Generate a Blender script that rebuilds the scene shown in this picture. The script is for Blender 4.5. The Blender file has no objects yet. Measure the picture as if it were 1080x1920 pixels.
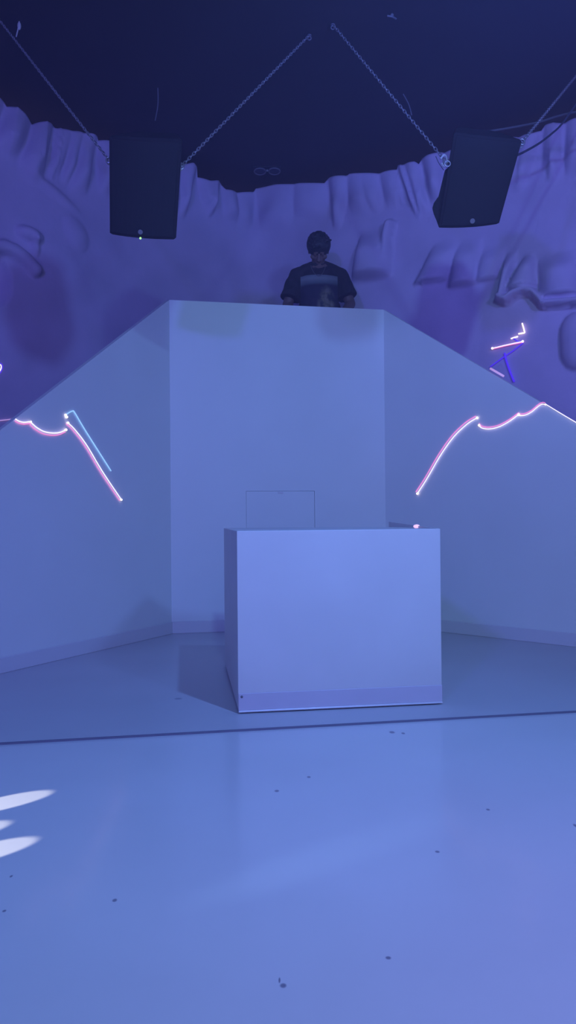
import bpy, bmesh, math, random
import numpy as np
from mathutils import Vector, Matrix, noise
from mathutils.bvhtree import BVHTree

random.seed(7)
SC = bpy.context.scene
COL = SC.collection

# ------------------------------------------------------------------ camera
F = 1450.0
CAM = Vector((0, 0, 0.85))
PITCH, ROLL = math.radians(0.47), math.radians(0.5)
fw = Vector((0, math.cos(PITCH), math.sin(PITCH)))
up0 = Vector((0, -math.sin(PITCH), math.cos(PITCH)))
rt0 = Vector((1, 0, 0))
RT = rt0 * math.cos(ROLL) - up0 * math.sin(ROLL)
UP = up0 * math.cos(ROLL) + rt0 * math.sin(ROLL)

def ray(px, py):
    return fw + RT * ((px - 540) / F) + UP * ((960 - py) / F)
def at(px, py, D):
    d = ray(px, py)
    return CAM + d * (D / d.y)
def on_floor(px, py, z=0.0):
    d = ray(px, py)
    return CAM + d * ((z - CAM.z) / d.z)
def on_plane(px, py, p0, n):
    d = ray(px, py)
    return CAM + d * ((Vector(p0) - CAM).dot(n) / d.dot(n))

cd = bpy.data.cameras.new('camera')
cam = bpy.data.objects.new('camera', cd)
COL.objects.link(cam)
cd.sensor_fit = 'VERTICAL'
cd.sensor_height = 24
cd.sensor_width = 24
cd.lens = 24 * F / 1920
cd.clip_start = 0.02
m3 = Matrix((RT, UP, -fw)).transposed()
cam.matrix_world = Matrix.Translation(CAM) @ m3.to_4x4()
SC.camera = cam

vs = SC.view_settings
vs.view_transform = 'Standard'
vs.look = 'None'
vs.gamma = 1
vs.use_curve_mapping = False
vs.exposure = 0.0

# --------------------------------------------------------------- materials
def mat(name, col, rough=0.6, metal=0.0, spec=0.5, emit=None, es=0.0, noise_amt=0.0, nscale=6.0,
        bump=0.0, bscale=40.0, coat=0.0):
    m = bpy.data.materials.new(name)
    m.use_nodes = True
    nt = m.node_tree
    b = nt.nodes['Principled BSDF']
    b.inputs['Base Color'].default_value = (*col, 1)
    b.inputs['Roughness'].default_value = rough
    b.inputs['Metallic'].default_value = metal
    b.inputs['Specular IOR Level'].default_value = spec
    b.inputs['Coat Weight'].default_value = coat
    b.inputs['Coat Roughness'].default_value = 0.12
    if emit:
        b.inputs['Emission Color'].default_value = (*emit, 1)
        b.inputs['Emission Strength'].default_value = es
    tc = nt.nodes.new('ShaderNodeTexCoord')
    if noise_amt:
        n = nt.nodes.new('ShaderNodeTexNoise')
        n.inputs['Scale'].default_value = nscale
        n.inputs['Detail'].default_value = 4
        nt.links.new(tc.outputs['Object'], n.inputs['Vector'])
        r = nt.nodes.new('ShaderNodeMapRange')
        r.inputs['From Min'].default_value = 0.3
        r.inputs['From Max'].default_value = 0.7
        r.inputs['To Min'].default_value = 1 - noise_amt
        r.inputs['To Max'].default_value = 1.0
        nt.links.new(n.outputs['Fac'], r.inputs['Value'])
        mx = nt.nodes.new('ShaderNodeVectorMath')
        mx.operation = 'SCALE'
        mx.inputs[0].default_value = col
        nt.links.new(r.outputs['Result'], mx.inputs['Scale'])
        nt.links.new(mx.outputs['Vector'], b.inputs['Base Color'])
    if bump:
        n2 = nt.nodes.new('ShaderNodeTexNoise')
        n2.inputs['Scale'].default_value = bscale
        n2.inputs['Detail'].default_value = 3
        nt.links.new(tc.outputs['Object'], n2.inputs['Vector'])
        bp = nt.nodes.new('ShaderNodeBump')
        bp.inputs['Strength'].default_value = bump
        bp.inputs['Distance'].default_value = 0.01
        nt.links.new(n2.outputs['Fac'], bp.inputs['Height'])
        nt.links.new(bp.outputs['Normal'], b.inputs['Normal'])
    return m

def spots(m, pts, col):
    """small scuffs: dark elliptical stains on the floor's own colour"""
    nt = m.node_tree
    b = nt.nodes['Principled BSDF']
    src = b.inputs['Base Color'].links[0].from_socket
    geo = nt.nodes.new('ShaderNodeTexCoord')
    fac = None
    for (x, y, rx, ry) in pts:
        mp = nt.nodes.new('ShaderNodeMapping')
        mp.vector_type = 'POINT'
        mp.inputs['Location'].default_value = (-x / rx, -y / ry, 0)
        mp.inputs['Scale'].default_value = (1 / rx, 1 / ry, 0)
        nt.links.new(geo.outputs['Object'], mp.inputs['Vector'])
        ln = nt.nodes.new('ShaderNodeVectorMath')
        ln.operation = 'LENGTH'
        nt.links.new(mp.outputs['Vector'], ln.inputs[0])
        r = nt.nodes.new('ShaderNodeMapRange')
        r.inputs['From Min'].default_value = 0.55
        r.inputs['From Max'].default_value = 1.1
        r.inputs['To Min'].default_value = 0.8
        r.inputs['To Max'].default_value = 0.0
        nt.links.new(ln.outputs['Value'], r.inputs['Value'])
        if fac is None:
            fac = r.outputs['Result']
        else:
            a = nt.nodes.new('ShaderNodeMath')
            a.operation = 'MAXIMUM'
            nt.links.new(fac, a.inputs[0])
            nt.links.new(r.outputs['Result'], a.inputs[1])
            fac = a.outputs[0]
    mx = nt.nodes.new('ShaderNodeMix')
    mx.data_type = 'RGBA'
    nt.links.new(fac, mx.inputs['Factor'])
    nt.links.new(src, mx.inputs['A'])
    mx.inputs['B'].default_value = (*col, 1)
    nt.links.new(mx.outputs['Result'], b.inputs['Base Color'])

M = {}
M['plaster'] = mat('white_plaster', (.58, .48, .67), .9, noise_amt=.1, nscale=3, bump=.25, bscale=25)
M['paint'] = mat('white_wall_paint', (.78, .83, .80), .55, noise_amt=.04, nscale=2.5, bump=.03, bscale=60)
M['base'] = mat('baseboard_paint', (.68, .68, .70), .5)
M['boxp'] = mat('scuffed_white_laminate', (.72, .71, .68), .42, noise_amt=.06, nscale=3)
M['kick'] = mat('kickboard_laminate', (.63, .59, .65), .42, noise_amt=.05, nscale=4)
M['edge'] = mat('bright_edging', (.9, .9, .92), .25, metal=.3)
M['floor'] = mat('glossy_white_floor', (.74, .76, .76), .25, noise_amt=.07, nscale=1.6, coat=.5)
M['stage'] = mat('white_stage_floor', (.56, .56, .58), .38, noise_amt=.07, nscale=2.0)
M['gap'] = mat('dark_rubber_strip', (.16, .16, .22), .7)
M['black'] = mat('black_ceiling_paint', (.03, .03, .034), .9, noise_amt=.2, nscale=2)
M['dark'] = mat('dark_side_wall', (.25, .25, .28), .8)
M['spk'] = mat('black_speaker_coat', (.022, .022, .025), .8, spec=.25, bump=.1, bscale=300)
M['grille'] = mat('black_grille', (.02, .022, .025), .75, spec=.3, bump=.3, bscale=500)
M['badge'] = mat('silver_badge', (.30, .30, .32), .45, metal=.5)
M['steel'] = mat('galvanised_steel', (.50, .50, .53), .35, metal=.7)
M['pale'] = mat('pale_plastic', (.6, .6, .6), .5)
M['grey'] = mat('dim_grey_metal', (.16, .16, .18), .5)
M['conduit'] = mat('dark_conduit', (.085, .085, .095), .6)
M['cable'] = mat('black_cable', (.06, .06, .09), .6)
M['led'] = mat('green_led', (.1, .4, .1), .4, emit=(.42, 1, .30), es=1.4)
M['pink'] = mat('laser_pink', (.5, .1, .3), .5, emit=(.85, .25, .58), es=1.0)
M['white_l'] = mat('laser_white', (.5, .5, .6), .5, emit=(.78, .70, 1.0), es=1.6)
M['cyan'] = mat('laser_blue', (.2, .4, .6), .5, emit=(.30, .55, 1.0), es=1.1)
M['blue'] = mat('laser_deep_blue', (.1, .05, .5), .5, emit=(.06, .02, .62), es=1.0)
M['dot'] = mat('laser_hot_end', (.8, .7, .7), .5, emit=(1.0, .82, .86), es=1.8)
M['spotglow'] = mat('laser_spot_glow', (.6, .4, .6), .5, emit=(.95, .58, .88), es=.9)
M['rose'] = mat('laser_faint_rose', (.4, .3, .5), .5, emit=(.45, .28, .62), es=.9)
M['skin'] = mat('skin', (.17, .105, .085), .55)
M['hair'] = mat('black_hair', (.018, .017, .02), .6, bump=.5, bscale=90)
M['shirt'] = mat('black_tshirt', (.022, .021, .026), .9, bump=.2, bscale=30)
M['pants'] = mat('dark_trousers', (.03, .03, .04), .9)
M['shoe'] = mat('dark_shoes', (.03, .03, .03), .6)
M['cord'] = mat('thin_neck_cord', (.13, .12, .12), .5)

# ------------------------------------------------------------------ helpers
def link(name, me, m, parent=None, smooth=False):
    o = bpy.data.objects.new(name, me)
    COL.objects.link(o)
    if m is not None:
        me.materials.append(m)
    if smooth:
        for p in me.polygons:
            p.use_smooth = True
    if parent is not None:
        o.parent = parent
        o.matrix_parent_inverse = parent.matrix_basis.inverted()
    return o
def obj(name, bm, m, parent=None, smooth=False):
    bmesh.ops.recalc_face_normals(bm, faces=bm.faces)
    me = bpy.data.meshes.new(name)
    bm.to_mesh(me)
    bm.free()
    return link(name, me, m, parent, smooth)
def empty(name, loc, label, cat, group=None):
    o = bpy.data.objects.new(name, None)
    COL.objects.link(o)
    o.empty_display_size = .1
    o.location = loc
    return tag(o, label, cat, group)
def tag(o, label=None, cat=None, group=None, kind=None):
    if label: o['label'] = label
    if cat: o['category'] = cat
    if group: o['group'] = group
    if kind: o['kind'] = kind
    return o

def hexa(bm, a, b):
    """box from 4 lower points a and 4 upper points b"""
    va = [bm.verts.new(p) for p in a]
    vb = [bm.verts.new(p) for p in b]
    bm.faces.new(va[::-1]); bm.faces.new(vb)
    n = len(va)
    for i in range(n):
        bm.faces.new((va[i], va[(i + 1) % n], vb[(i + 1) % n], vb[i]))
def bev(bm, w=.004, seg=2):
    bmesh.ops.recalc_face_normals(bm, faces=bm.faces)
    ed = [e for e in bm.edges if len(e.link_faces) == 2 and e.calc_face_angle(0) > .5]
    bmesh.ops.bevel(bm, geom=ed, offset=w, segments=seg, profile=.5, affect='EDGES')
    return bm
def box(bm, c, s, mtx=None):
    c = Vector(c); hx, hy, hz = s[0] / 2, s[1] / 2, s[2] / 2
    q = [(-hx, -hy), (hx, -hy), (hx, hy), (-hx, hy)]
    A = [c + Vector((x, y, -hz)) for x, y in q]
    B = [c + Vector((x, y, hz)) for x, y in q]
    if mtx is not None:
        A = [mtx @ p for p in A]; B = [mtx @ p for p in B]
    hexa(bm, A, B)
def tube(bm, pts, r, seg=8, closed=False, squash=None):
    pts = [Vector(p) for p in pts]
    n = len(pts)
    rs = r if isinstance(r, (list, tuple)) else [r] * n
    rings = []
    prev = None
    for i, p in enumerate(pts):
        if closed:
            t = pts[(i + 1) % n] - pts[i - 1]
        else:
            t = pts[min(i + 1, n - 1)] - pts[max(i - 1, 0)]
        t.normalize()
        if prev is None:
            a = Vector((0, 0, 1)) if abs(t.z) < .9 else Vector((1, 0, 0))
            u = t.cross(a).normalized()
        else:
            u = (prev - t * prev.dot(t)).normalized()
        prev = u
        v = t.cross(u)
        rings.append([bm.verts.new(p + (u * math.cos(2 * math.pi * k / seg) + v * math.sin(2 * math.pi * k / seg)) * rs[i]) for k in range(seg)])
    m = n if closed else n - 1
    for i in range(m):
        A, B = rings[i], rings[(i + 1) % n]
        for k in range(seg):
            bm.faces.new((A[k], A[(k + 1) % seg], B[(k + 1) % seg], B[k]))
    if not closed:
        bm.faces.new(rings[0][::-1]); bm.faces.new(rings[-1])
def ball(bm, c, r, seg=12, scale=(1, 1, 1), mtx=None):
    mm = Matrix.Translation(Vector(c)) @ (mtx.to_4x4() if mtx is not None else Matrix()) @ Matrix.Diagonal((*scale, 1))
    bmesh.ops.create_uvsphere(bm, u_segments=seg, v_segments=max(6, seg // 2), radius=r, matrix=mm)
def capsule(bm, p, q, r0, r1, seg=14):
    p, q = Vector(p), Vector(q)
    d = (q - p); L = d.length; t = d / L
    pts, rs = [], []
    for k in range(5):
        a = math.pi / 2 * (1 - k / 4)
        pts.append(p - t * r0 * math.sin(a)); rs.append(max(r0 * math.cos(a), r0 * .05))
    for k in range(5):
        a = math.pi / 2 * (k / 4)
        pts.append(q + t * r1 * math.sin(a)); rs.append(max(r1 * math.cos(a), r1 * .05))
    tube(bm, pts, rs, seg)
def smoothline(pts, n=8):
    """Catmull-Rom through the points"""
    P = [Vector(p) for p in pts]
    P = [P[0] * 2 - P[1]] + P + [P[-1] * 2 - P[-2]]
    out = []
    for i in range(1, len(P) - 2):
        for k in range(n):
            t = k / n
            a, b, c, d = P[i - 1], P[i], P[i + 1], P[i + 2]
            out.append(.5 * ((2 * b) + (c - a) * t + (2 * a - 5 * b + 4 * c - d) * t * t + (3 * b - a - 3 * c + d) * t ** 3))
    out.append(P[-2])
    return out
def fused(bm, voxel, smooth=6):
    """unite overlapping closed pieces into one continuous skin"""
    bmesh.ops.recalc_face_normals(bm, faces=bm.faces)
    me = bpy.data.meshes.new('tmp'); bm.to_mesh(me); bm.free()
    o = bpy.data.objects.new('tmp', me); COL.objects.link(o)
    r = o.modifiers.new('r', 'REMESH'); r.mode = 'VOXEL'; r.voxel_size = voxel
    if smooth:
        s = o.modifiers.new('s', 'SMOOTH'); s.iterations = smooth; s.factor = .5
    dg = bpy.context.evaluated_depsgraph_get()
    out = bpy.data.meshes.new_from_object(o.evaluated_get(dg))
    bpy.data.objects.remove(o); bpy.data.meshes.remove(me)
    return out

# -------------------------------------------------------------- floor & room
STEP = .006
a, b = on_floor(0, 1393), on_floor(1080, 1333)
sd = (b - a).normalized()
sn = Vector((-sd.y, sd.x, 0))
s0, s1 = a - sd * 3.5, b + sd * 3.5
bm = bmesh.new()
hexa(bm, [s0 + Vector((0, 0, -.1)), s1 + Vector((0, 0, -.1)), s1 + sn * 7 + Vector((0, 0, -.1)), s0 + sn * 7 + Vector((0, 0, -.1))],
     [s0, s1, s1 + sn * 7, s0 + sn * 7])
tag(obj('floor_stage', bm, M['stage']), 'duller white floor behind the dark seam under the booth', 'floor', kind='structure')
bm = bmesh.new()
zz = Vector((0, 0, -STEP)); zb = Vector((0, 0, -.1))
hexa(bm, [s0 - sn * 7 + zb, s1 - sn * 7 + zb, s1 + zb - sn * .001, s0 + zb - sn * .001], [s0 - sn * 7 + zz, s1 - sn * 7 + zz, s1 + zz - sn * .001, s0 + zz - sn * .001])
fl = tag(obj('floor', bm, M['floor']), 'glossy pale floor in front of the dark seam', 'floor', kind='structure')
sp = []
for (x, y, w, h) in [(519, 1483, 5, 2.5), (215, 1688, 5, 3.5), (728, 1796, 6, 3.5), (820, 1597, 5, 2.5), (531, 1848, 7, 5), (524, 1838, 2.2, 6),
                     (21, 1643, 3, 2.5), (8, 1708, 4, 2.5), (735, 1373, 6, 2.5), (756, 1375, 4, 2), (1079, 1548, 4, 3.5), (579, 1457, 4, 2), (915, 1518, 4, 2)]:
    c = on_floor(x, y, -STEP)
    e = on_floor(x + w, y, -STEP); g = on_floor(x, y - h, -STEP)
    sp.append((c.x, c.y, (e - c).length, (g - c).length))
spots(M['floor'], sp, (.13, .13, .2))
c = on_floor(334, 1310); spots(M['stage'], [(c.x, c.y, .02, .02)], (.2, .2, .28))
bm = bmesh.new()
hexa(bm, [s0 + Vector((0, 0, -STEP)) - sn * .007, s1 + Vector((0, 0, -STEP)) - sn * .007, s1 + Vector((0, 0, -STEP)), s0 + Vector((0, 0, -STEP))],
     [s0 - sn * .005 + Vector((0, 0, .001)), s1 - sn * .005 + Vector((0, 0, .001)), s1 + Vector((0, 0, .002)), s0 + Vector((0, 0, .002))])
tag(obj('trim_1', bm, M['gap']), 'dark seam strip running across the floor', 'floor trim', kind='structure')

CEIL = 4.05
bm = bmesh.new()
box(bm, (0, 3, CEIL + .05), (12, 14, .1))
tag(obj('ceiling', bm, M['black']), 'black painted ceiling above the booth', 'ceiling', kind='structure')
bm = bmesh.new()
box(bm, (0, 9.4, 2), (12, .1, 4.1))
tag(obj('wall_rear', bm, M['black']), 'black wall beyond the plaster edge', 'wall', kind='structure')

# --------------------------------------------------- sculpted plaster wall
C0 = Vector((-.33, 7.37, 0))
LD = Vector((-1.77, -1.71, 0)).normalized(); LN = Vector((-LD.y, LD.x, 0)); LN = LN if LN.y < 0 else -LN
RD = Vector((2.56, -1.38, 0)).normalized(); RN = Vector((-RD.y, RD.x, 0)); RN = RN if RN.y < 0 else -RN
def wall_sz(px, py):
    if px < 475:
        p = on_plane(px, py, C0, LN); return -(p - C0).dot(LD), p.z
    p = on_plane(px, py, C0, RN); return (p - C0).dot(RD), p.z
top_px = [(-260, 60), (-120, 130), (-30, 176), (0, 189), (9, 193), (11, 200), (30, 206), (46, 218), (61, 232), (72, 231), (84, 231), (102, 233), (107, 239),
          (130, 245), (160, 252), (183, 257), (184, 263), (205, 267), (240, 282), (290, 300), (338, 314), (352, 312), (365, 319), (366, 335), (385, 345), (405, 345), (408, 346), (416, 361),
          (440, 368), (474, 372), (477, 362), (520, 351), (560, 345), (606, 343), (612, 333), (650, 330), (653, 327), (712, 324), (743, 318), (746, 311), (750, 313),
          (781, 307), (787, 311), (790, 302), (815, 296), (832, 290), (870, 284), (930, 272), (976, 262), (1003, 257), (1017, 249), (1021, 240), (1050, 236), (1078, 228), (1140, 212), (1400, 150)]
ts = np.array([wall_sz(*p) for p in top_px])
o_ = np.argsort(ts[:, 0]); ts = ts[o_]
SMIN, SMAX = ts[0, 0], ts[-1, 0]
DS = .016
S = np.arange(SMIN, SMAX, DS)
ZT = np.interp(S, ts[:, 0], ts[:, 1])
Zrows = np.concatenate([np.linspace(0, .26, 5), np.linspace(.27, 1.0, 182)])
SS = np.repeat(S[None, :], len(Zrows), 0)
ZZ = Zrows[:, None] * ZT[None, :]
disp = np.zeros_like(SS)
def sst(a, b, x):
    t = np.clip((x - a) / (b - a), 0, 1)
    return t * t * (3 - 2 * t)
def lobe(tl, tr, bl, br, yb, p, ytop=None, lip=.10, grow=.55, pw=2.4, edge=.6):
    """a hanging fold; x positions in the view, from its top (or the wall's upper edge) to its lower lip"""
    global disp
    ym = ytop if ytop is not None else float(np.interp((tl + tr) / 2, [q[0] for q in top_px], [q[1] for q in top_px]))
    def sg(x, y, ref):  # keep a fold on one plane
        n, d, s = (LN, LD, -1) if ref < 475 else (RN, RD, 1)
        q = on_plane(x, y, C0, n); return s * (q - C0).dot(d), q.z
    ref = (tl + tr + bl + br) / 4
    a_, zt0 = sg(tl, ym, ref); b_, _ = sg(tr, ym, ref)
    c_, zb_ = sg(bl, yb, ref); d_, _ = sg(br, yb, ref)
    zt = np.full_like(ZZ, zt0) if ytop is not None else np.repeat(ZT[None, :], len(Zrows), 0)
    v = (zt - ZZ) / (zt0 - zb_)
    vc = np.clip(v, 0, 1.2)
    mid = (a_ + b_) / 2 * (1 - vc) + (c_ + d_) / 2 * vc
    w = abs(b_ - a_) / 2 * (1 - vc) + abs(d_ - c_) / 2 * vc
    u = np.abs(SS - mid) / np.maximum(w, .01)
    prof = np.clip(1 - u ** pw, 0, 1) ** edge
    amp = (1 - grow) + grow * vc
    cut = 1 - sst(1 - lip, 1 + lip * .4, v)
    if ytop is not None:
        amp = amp * sst(-.05, .5, v)
    disp = np.maximum(disp, p * prof * amp * cut)
def bump(px, py, rx, ry, p, rot=0, pw=2.0, edge=1.0):
    global disp
    s0_, z0_ = wall_sz(px, py); s1_, _ = wall_sz(px + 5, py); _, z1_ = wall_sz(px, py - 5)
    ks, kz = abs(s1_ - s0_) / 5, abs(z1_ - z0_) / 5
    X = (SS - s0_) / ks; Y = (ZZ - z0_) / kz
    cr, sr = math.cos(rot), math.sin(rot)
    U = np.abs((X * cr + Y * sr) / rx); V = np.abs((-X * sr + Y * cr) / ry)
    q = np.clip(1 - (U ** pw + V ** pw), 0, 1) ** edge
    disp = disp + p * q
def seg_ridge(pts, r, p):
    global disp
    P = [wall_sz(*q) for q in pts]
    best = np.full_like(SS, 9.0)
    for (x0, y0), (x1, y1) in zip(P[:-1], P[1:]):
        dx, dy = x1 - x0, y1 - y0
        t = np.clip(((SS - x0) * dx + (ZZ - y0) * dy) / (dx * dx + dy * dy), 0, 1)
        best = np.minimum(best, np.hypot(SS - x0 - t * dx, ZZ - y0 - t * dy))
    disp = np.maximum(disp, p * np.clip(1 - (best / r) ** 2, 0, 1) ** .6)

# folds along the upper edge
for L in [(-260, -190, -300, -220, 160, .16), (-190, -120, -225, -150, 205, .15), (-120, -60, -150, -80, 250, .17), (-60, 10, -85, -20, 285, .16), (11, 62, -14, 33, 292, .17), (20, 40, -2, 14, 288, .18),
          (62, 104, 33, 84, 326, .17), (76, 92, 60, 76, 322, .19), (104, 150, 86, 116, 326, .12), (112, 118, 94, 104, 330, .14), (126, 165, 116, 134, 340, .14), (150, 186, 128, 166, 356, .16), (183, 222, 184, 208, 362, .15),
          (220, 262, 215, 255, 372, .14), (262, 305, 258, 300, 385, .15), (300, 338, 295, 335, 400, .14),
          (334, 366, 330, 348, 400, .15), (366, 410, 376, 398, 396, .14), (384, 408, 384, 396, 404, .15), (410, 440, 415, 450, 415, .09), (436, 476, 445, 472, 438, .10),
          (477, 560, 486, 545, 425, .10), (540, 612, 552, 610, 405, .09), (612, 655, 622, 640, 420, .13), (640, 700, 655, 700, 395, .10), (655, 712, 690, 716, 388, .10), (706, 746, 724, 770, 385, .09),
          (744, 760, 776, 786, 398, .14), (752, 790, 784, 806, 395, .14), (790, 836, 806, 835, 372, .17), (834, 880, 840, 890, 370, .14), (880, 930, 885, 940, 360, .15), (925, 976, 930, 980, 350, .14),
          (974, 1020, 960, 985, 352, .12), (1018, 1062, 1018, 1056, 320, .15), (1030, 1050, 1024, 1048, 336, .17), (1055, 1110, 1058, 1100, 322, .17), (1110, 1180, 1115, 1180, 300, .16), (1180, 1260, 1190, 1260, 290, .16), (1260, 1400, 1270, 1400, 270, .16)]:
    lobe(*L[:5], L[5] * .8, lip=.38, pw=2.0, edge=1.0)
# second tier of folds at the right
for L in [(818, 872, 772, 838, 535, .11, 450), (852, 906, 838, 892, 540, .12, 446), (896, 950, 888, 936, 530, .08, 462), (946, 972, 934, 950, 562, .14, 470),
          (985, 1002, 945, 1014, 551, .17, 476), (1004, 1085, 1012, 1095, 568, .19, 480), (1080, 1160, 1092, 1170, 560, .17, 480), (1160, 1260, 1165, 1260, 556, .17, 480)]:
    lobe(*L[:6], ytop=L[6], lip=.07, grow=.4, pw=2.2, edge=.7)
seg_ridge([(938, 560), (952, 566), (965, 556), (985, 548), (1002, 551), (1013, 562), (1022, 573), (1050, 572), (1090, 570)], .035, .15)
# jutting shard behind the disc jockey
lobe(676, 738, 660, 734, 530, .13, ytop=432, lip=.15, grow=.1, pw=3.5, edge=.6)
seg_ridge([(733, 424), (728, 445), (724, 480)], .05, .12)
# boss at the right edge, crumbs and arch at the left edge
bump(1092, 640, 44, 56, .12, pw=2.6, edge=.55)
bump(52, 442, 26, 15, .07, rot=-.15, pw=2, edge=.6)
bump(62, 462, 8, 22, .04, rot=.2)
seg_ridge([(-60, 480), (-20, 466), (4, 466), (24, 474), (44, 490), (60, 508)], .06, .08)
bump(-4, 530, 22, 46, -.10, edge=.7)
bump(140, 440, 22, 35, .035, rot=.5)
bump(100, 360, 60, 12, .03, rot=-.5)
bump(-120, 560, 50, 60, .14, edge=.6); bump(1250, 650, 90, 50, .12, edge=.6)
# large soft swells and fine trowel texture
xs = SS * 1.1; zs = ZZ * 1.3
disp += .035 * np.sin(xs * 2.1 + .7 * np.sin(zs * 2.3)) * np.sin(zs * 1.9 + 1.1) + .012 * np.sin(xs * 7.3 + 2 * np.sin(zs * 3.1)) * np.sin(zs * 6.1 + xs)
verts, faces = [], []
nr, nc = SS.shape
sm = lambda x, k=.18: (x + math.sqrt(x * x + k * k)) / 2
Pbase, Nn = [], []
for s in S:
    p = C0 + LD * sm(-s) + RD * sm(s)
    w = 1 / (1 + math.exp(-s / .12))
    Pbase.append(p); Nn.append((LN * (1 - w) + RN * w).normalized())
for i in range(nr):
    for j in range(nc):
        nz = noise.noise(Vector((S[j] * 5, ZZ[i, j] * 5, 0))) * .008
        p = Pbase[j] + Nn[j] * float(disp[i, j] + nz)
        verts.append((p.x, p.y, ZZ[i, j]))
for j in range(nc):   # thickness behind the upper edge
    p = Pbase[j] - Nn[j] * .12
    verts.append((p.x, p.y, ZT[j] - .01))
for i in range(nr):
    for j in range(nc - 1):
        q = i * nc + j
        faces.append((q, q + 1, q + nc + 1, q + nc))
me = bpy.data.meshes.new('wall_back')
me.from_pydata(verts, [], faces)
me.update()
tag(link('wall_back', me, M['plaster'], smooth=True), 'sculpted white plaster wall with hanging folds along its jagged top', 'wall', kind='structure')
pl, pr = Pbase[0], Pbase[-1]
for nm, p, q in (('wall_left', pl, Vector((pl.x - .5, -3.2, 0))), ('wall_right', pr, Vector((pr.x + .5, -3.2, 0)))):
    d = (q - p).normalized(); n = Vector((-d.y, d.x, 0)) * .05
    bm = bmesh.new()
    hexa(bm, [p - n, q - n, q + n, p + n], [x + Vector((0, 0, CEIL)) for x in (p - n, q - n, q + n, p + n)])
    tag(obj(nm, bm, M['dark']), f'plain {nm[5:]} side wall of the dance room', 'wall', kind='structure')

# --------------------------------------------------------------- DJ booth
A = on_floor(322, 1188); B = on_floor(725, 1173)
AT = on_plane(314, 568, A, Vector((-(B - A).y, (B - A).x, 0)).normalized())
BT = on_plane(727, 575.5, A, Vector((-(B - A).y, (B - A).x, 0)).normalized())
HB = (AT.z + BT.z) / 2
A2 = on_floor(0, 1263); B2 = on_floor(1080, 1213)
Zv = Vector((0, 0, 1))
def nrm(p, q):
    d = (q - p).normalized(); n = Vector((-d.y, d.x, 0))
    return n if n.y < 0 else -n       # towards the room
NF, NLp, NRp = nrm(A, B), nrm(A2, A), nrm(B, B2)
ld, rd = (A2 - A).normalized(), (B2 - B).normalized()
lt = on_plane(0, 807, A, NLp); rt = on_plane(1080, 793, B, NRp)
lsl = (HB - lt.z) / (lt - Vector((A.x, A.y, lt.z))).length
rsl = (HB - rt.z) / (rt - Vector((B.x, B.y, rt.z))).length
booth = empty('dj_booth', (A + B) / 2, 'tall white raised disc jockey booth with sloping side walls', 'dj booth')
TH = .10
def slab(bm, p, q, n, z0, z1, th=TH, z1q=None):
    z1q = z1 if z1q is None else z1q
    pb, qb = p - n * th, q - n * th
    hexa(bm, [p + Zv * z0, q + Zv * z0, qb + Zv * z0, pb + Zv * z0], [p + Zv * z1, q + Zv * z1q, qb + Zv * z1q, pb + Zv * z1])
fd = (B - A).normalized(); FW = (B - A).length
# hatch opening in the front panel
hl = (on_plane(462, 960, A, NF) - A).dot(fd); hr = (on_plane(590, 960, A, NF) - A).dot(fd)
hz = on_plane(525, 921, A, NF).z
G = .0018
bm = bmesh.new()
slab(bm, A, A + fd * (hl - G), NF, 0, HB)
slab(bm, A + fd * (hr + G), B, NF, 0, HB)
slab(bm, A + fd * (hl - G), A + fd * (hr + G), NF, hz + .0015, HB)
obj('front_panel', bm, M['paint'], booth)
bm = bmesh.new()
slab(bm, A + fd * hl - NF * .003, A + fd * hr - NF * .003, NF, .02, hz, .03)
bev(bm, .002, 1)
hatch = obj('hatch_door', bm, M['paint'], booth); hatch['label'] = 'low flush hatch door behind the podium'
bm = bmesh.new()
c = A + fd * ((hl + hr) / 2) + Zv * (hz - .012)
slab(bm, c - fd * .02, c + fd * .02, NF, -.006, .006, .01); 
bmesh.ops.translate(bm, verts=bm.verts, vec=NF * .004)
obj('latch', bm, M['base'], hatch)
LL, LRr = 2.95, 3.0
for (p, d, n, sl, L, lab) in ((A, ld, NLp, lsl, LL, 'left side wall sloping down away from the front'), (B, rd, NRp, rsl, LRr, 'right side wall sloping down away from the front')):
    q = p + d * L
    bm = bmesh.new()
    slab(bm, p, q, n, 0, HB, .035, HB - sl * L)
    obj('side_panel', bm, M['paint'], booth)['label'] = lab
    # baseboard with a small eased top
    bm = bmesh.new()
    slab(bm, p + n * .012, q + n * .012, n, 0, .088, .012)
    bev(bm, .003, 1)
    obj('baseboard', bm, M['base'], booth)
bm = bmesh.new()
slab(bm, A + NF * .012, B + NF * .012, NF, 0, .088, .012)
bev(bm, .003, 1)
obj('baseboard', bm, M['base'], booth)
bk = Vector((0, 1, 0))
bm = bmesh.new()
i0 = A - NF * TH; i1 = B - NF * TH
hexa(bm, [i0 + Zv * 2.30, i1 + Zv * 2.30, i1 - NF * .36 + Zv * 2.30, i0 - NF * .36 + Zv * 2.30],
     [i0 + Zv * 2.34, i1 + Zv * 2.34, i1 - NF * .36 + Zv * 2.34, i0 - NF * .36 + Zv * 2.34])
obj('counter', bm, M['paint'], booth)
PZ = 1.56
bm = bmesh.new()
hexa(bm, [i0 + Zv * (PZ - .08), i1 + Zv * (PZ - .08), i1 - NF * .95 + Zv * (PZ - .08) - fd * .35, i0 - NF * .95 + Zv * (PZ - .08) + fd * .35],
     [i0 + Zv * PZ, i1 + Zv * PZ, i1 - NF * .95 + Zv * PZ - fd * .35, i0 - NF * .95 + Zv * PZ + fd * .35])
obj('platform', bm, M['dark'], booth)

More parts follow.
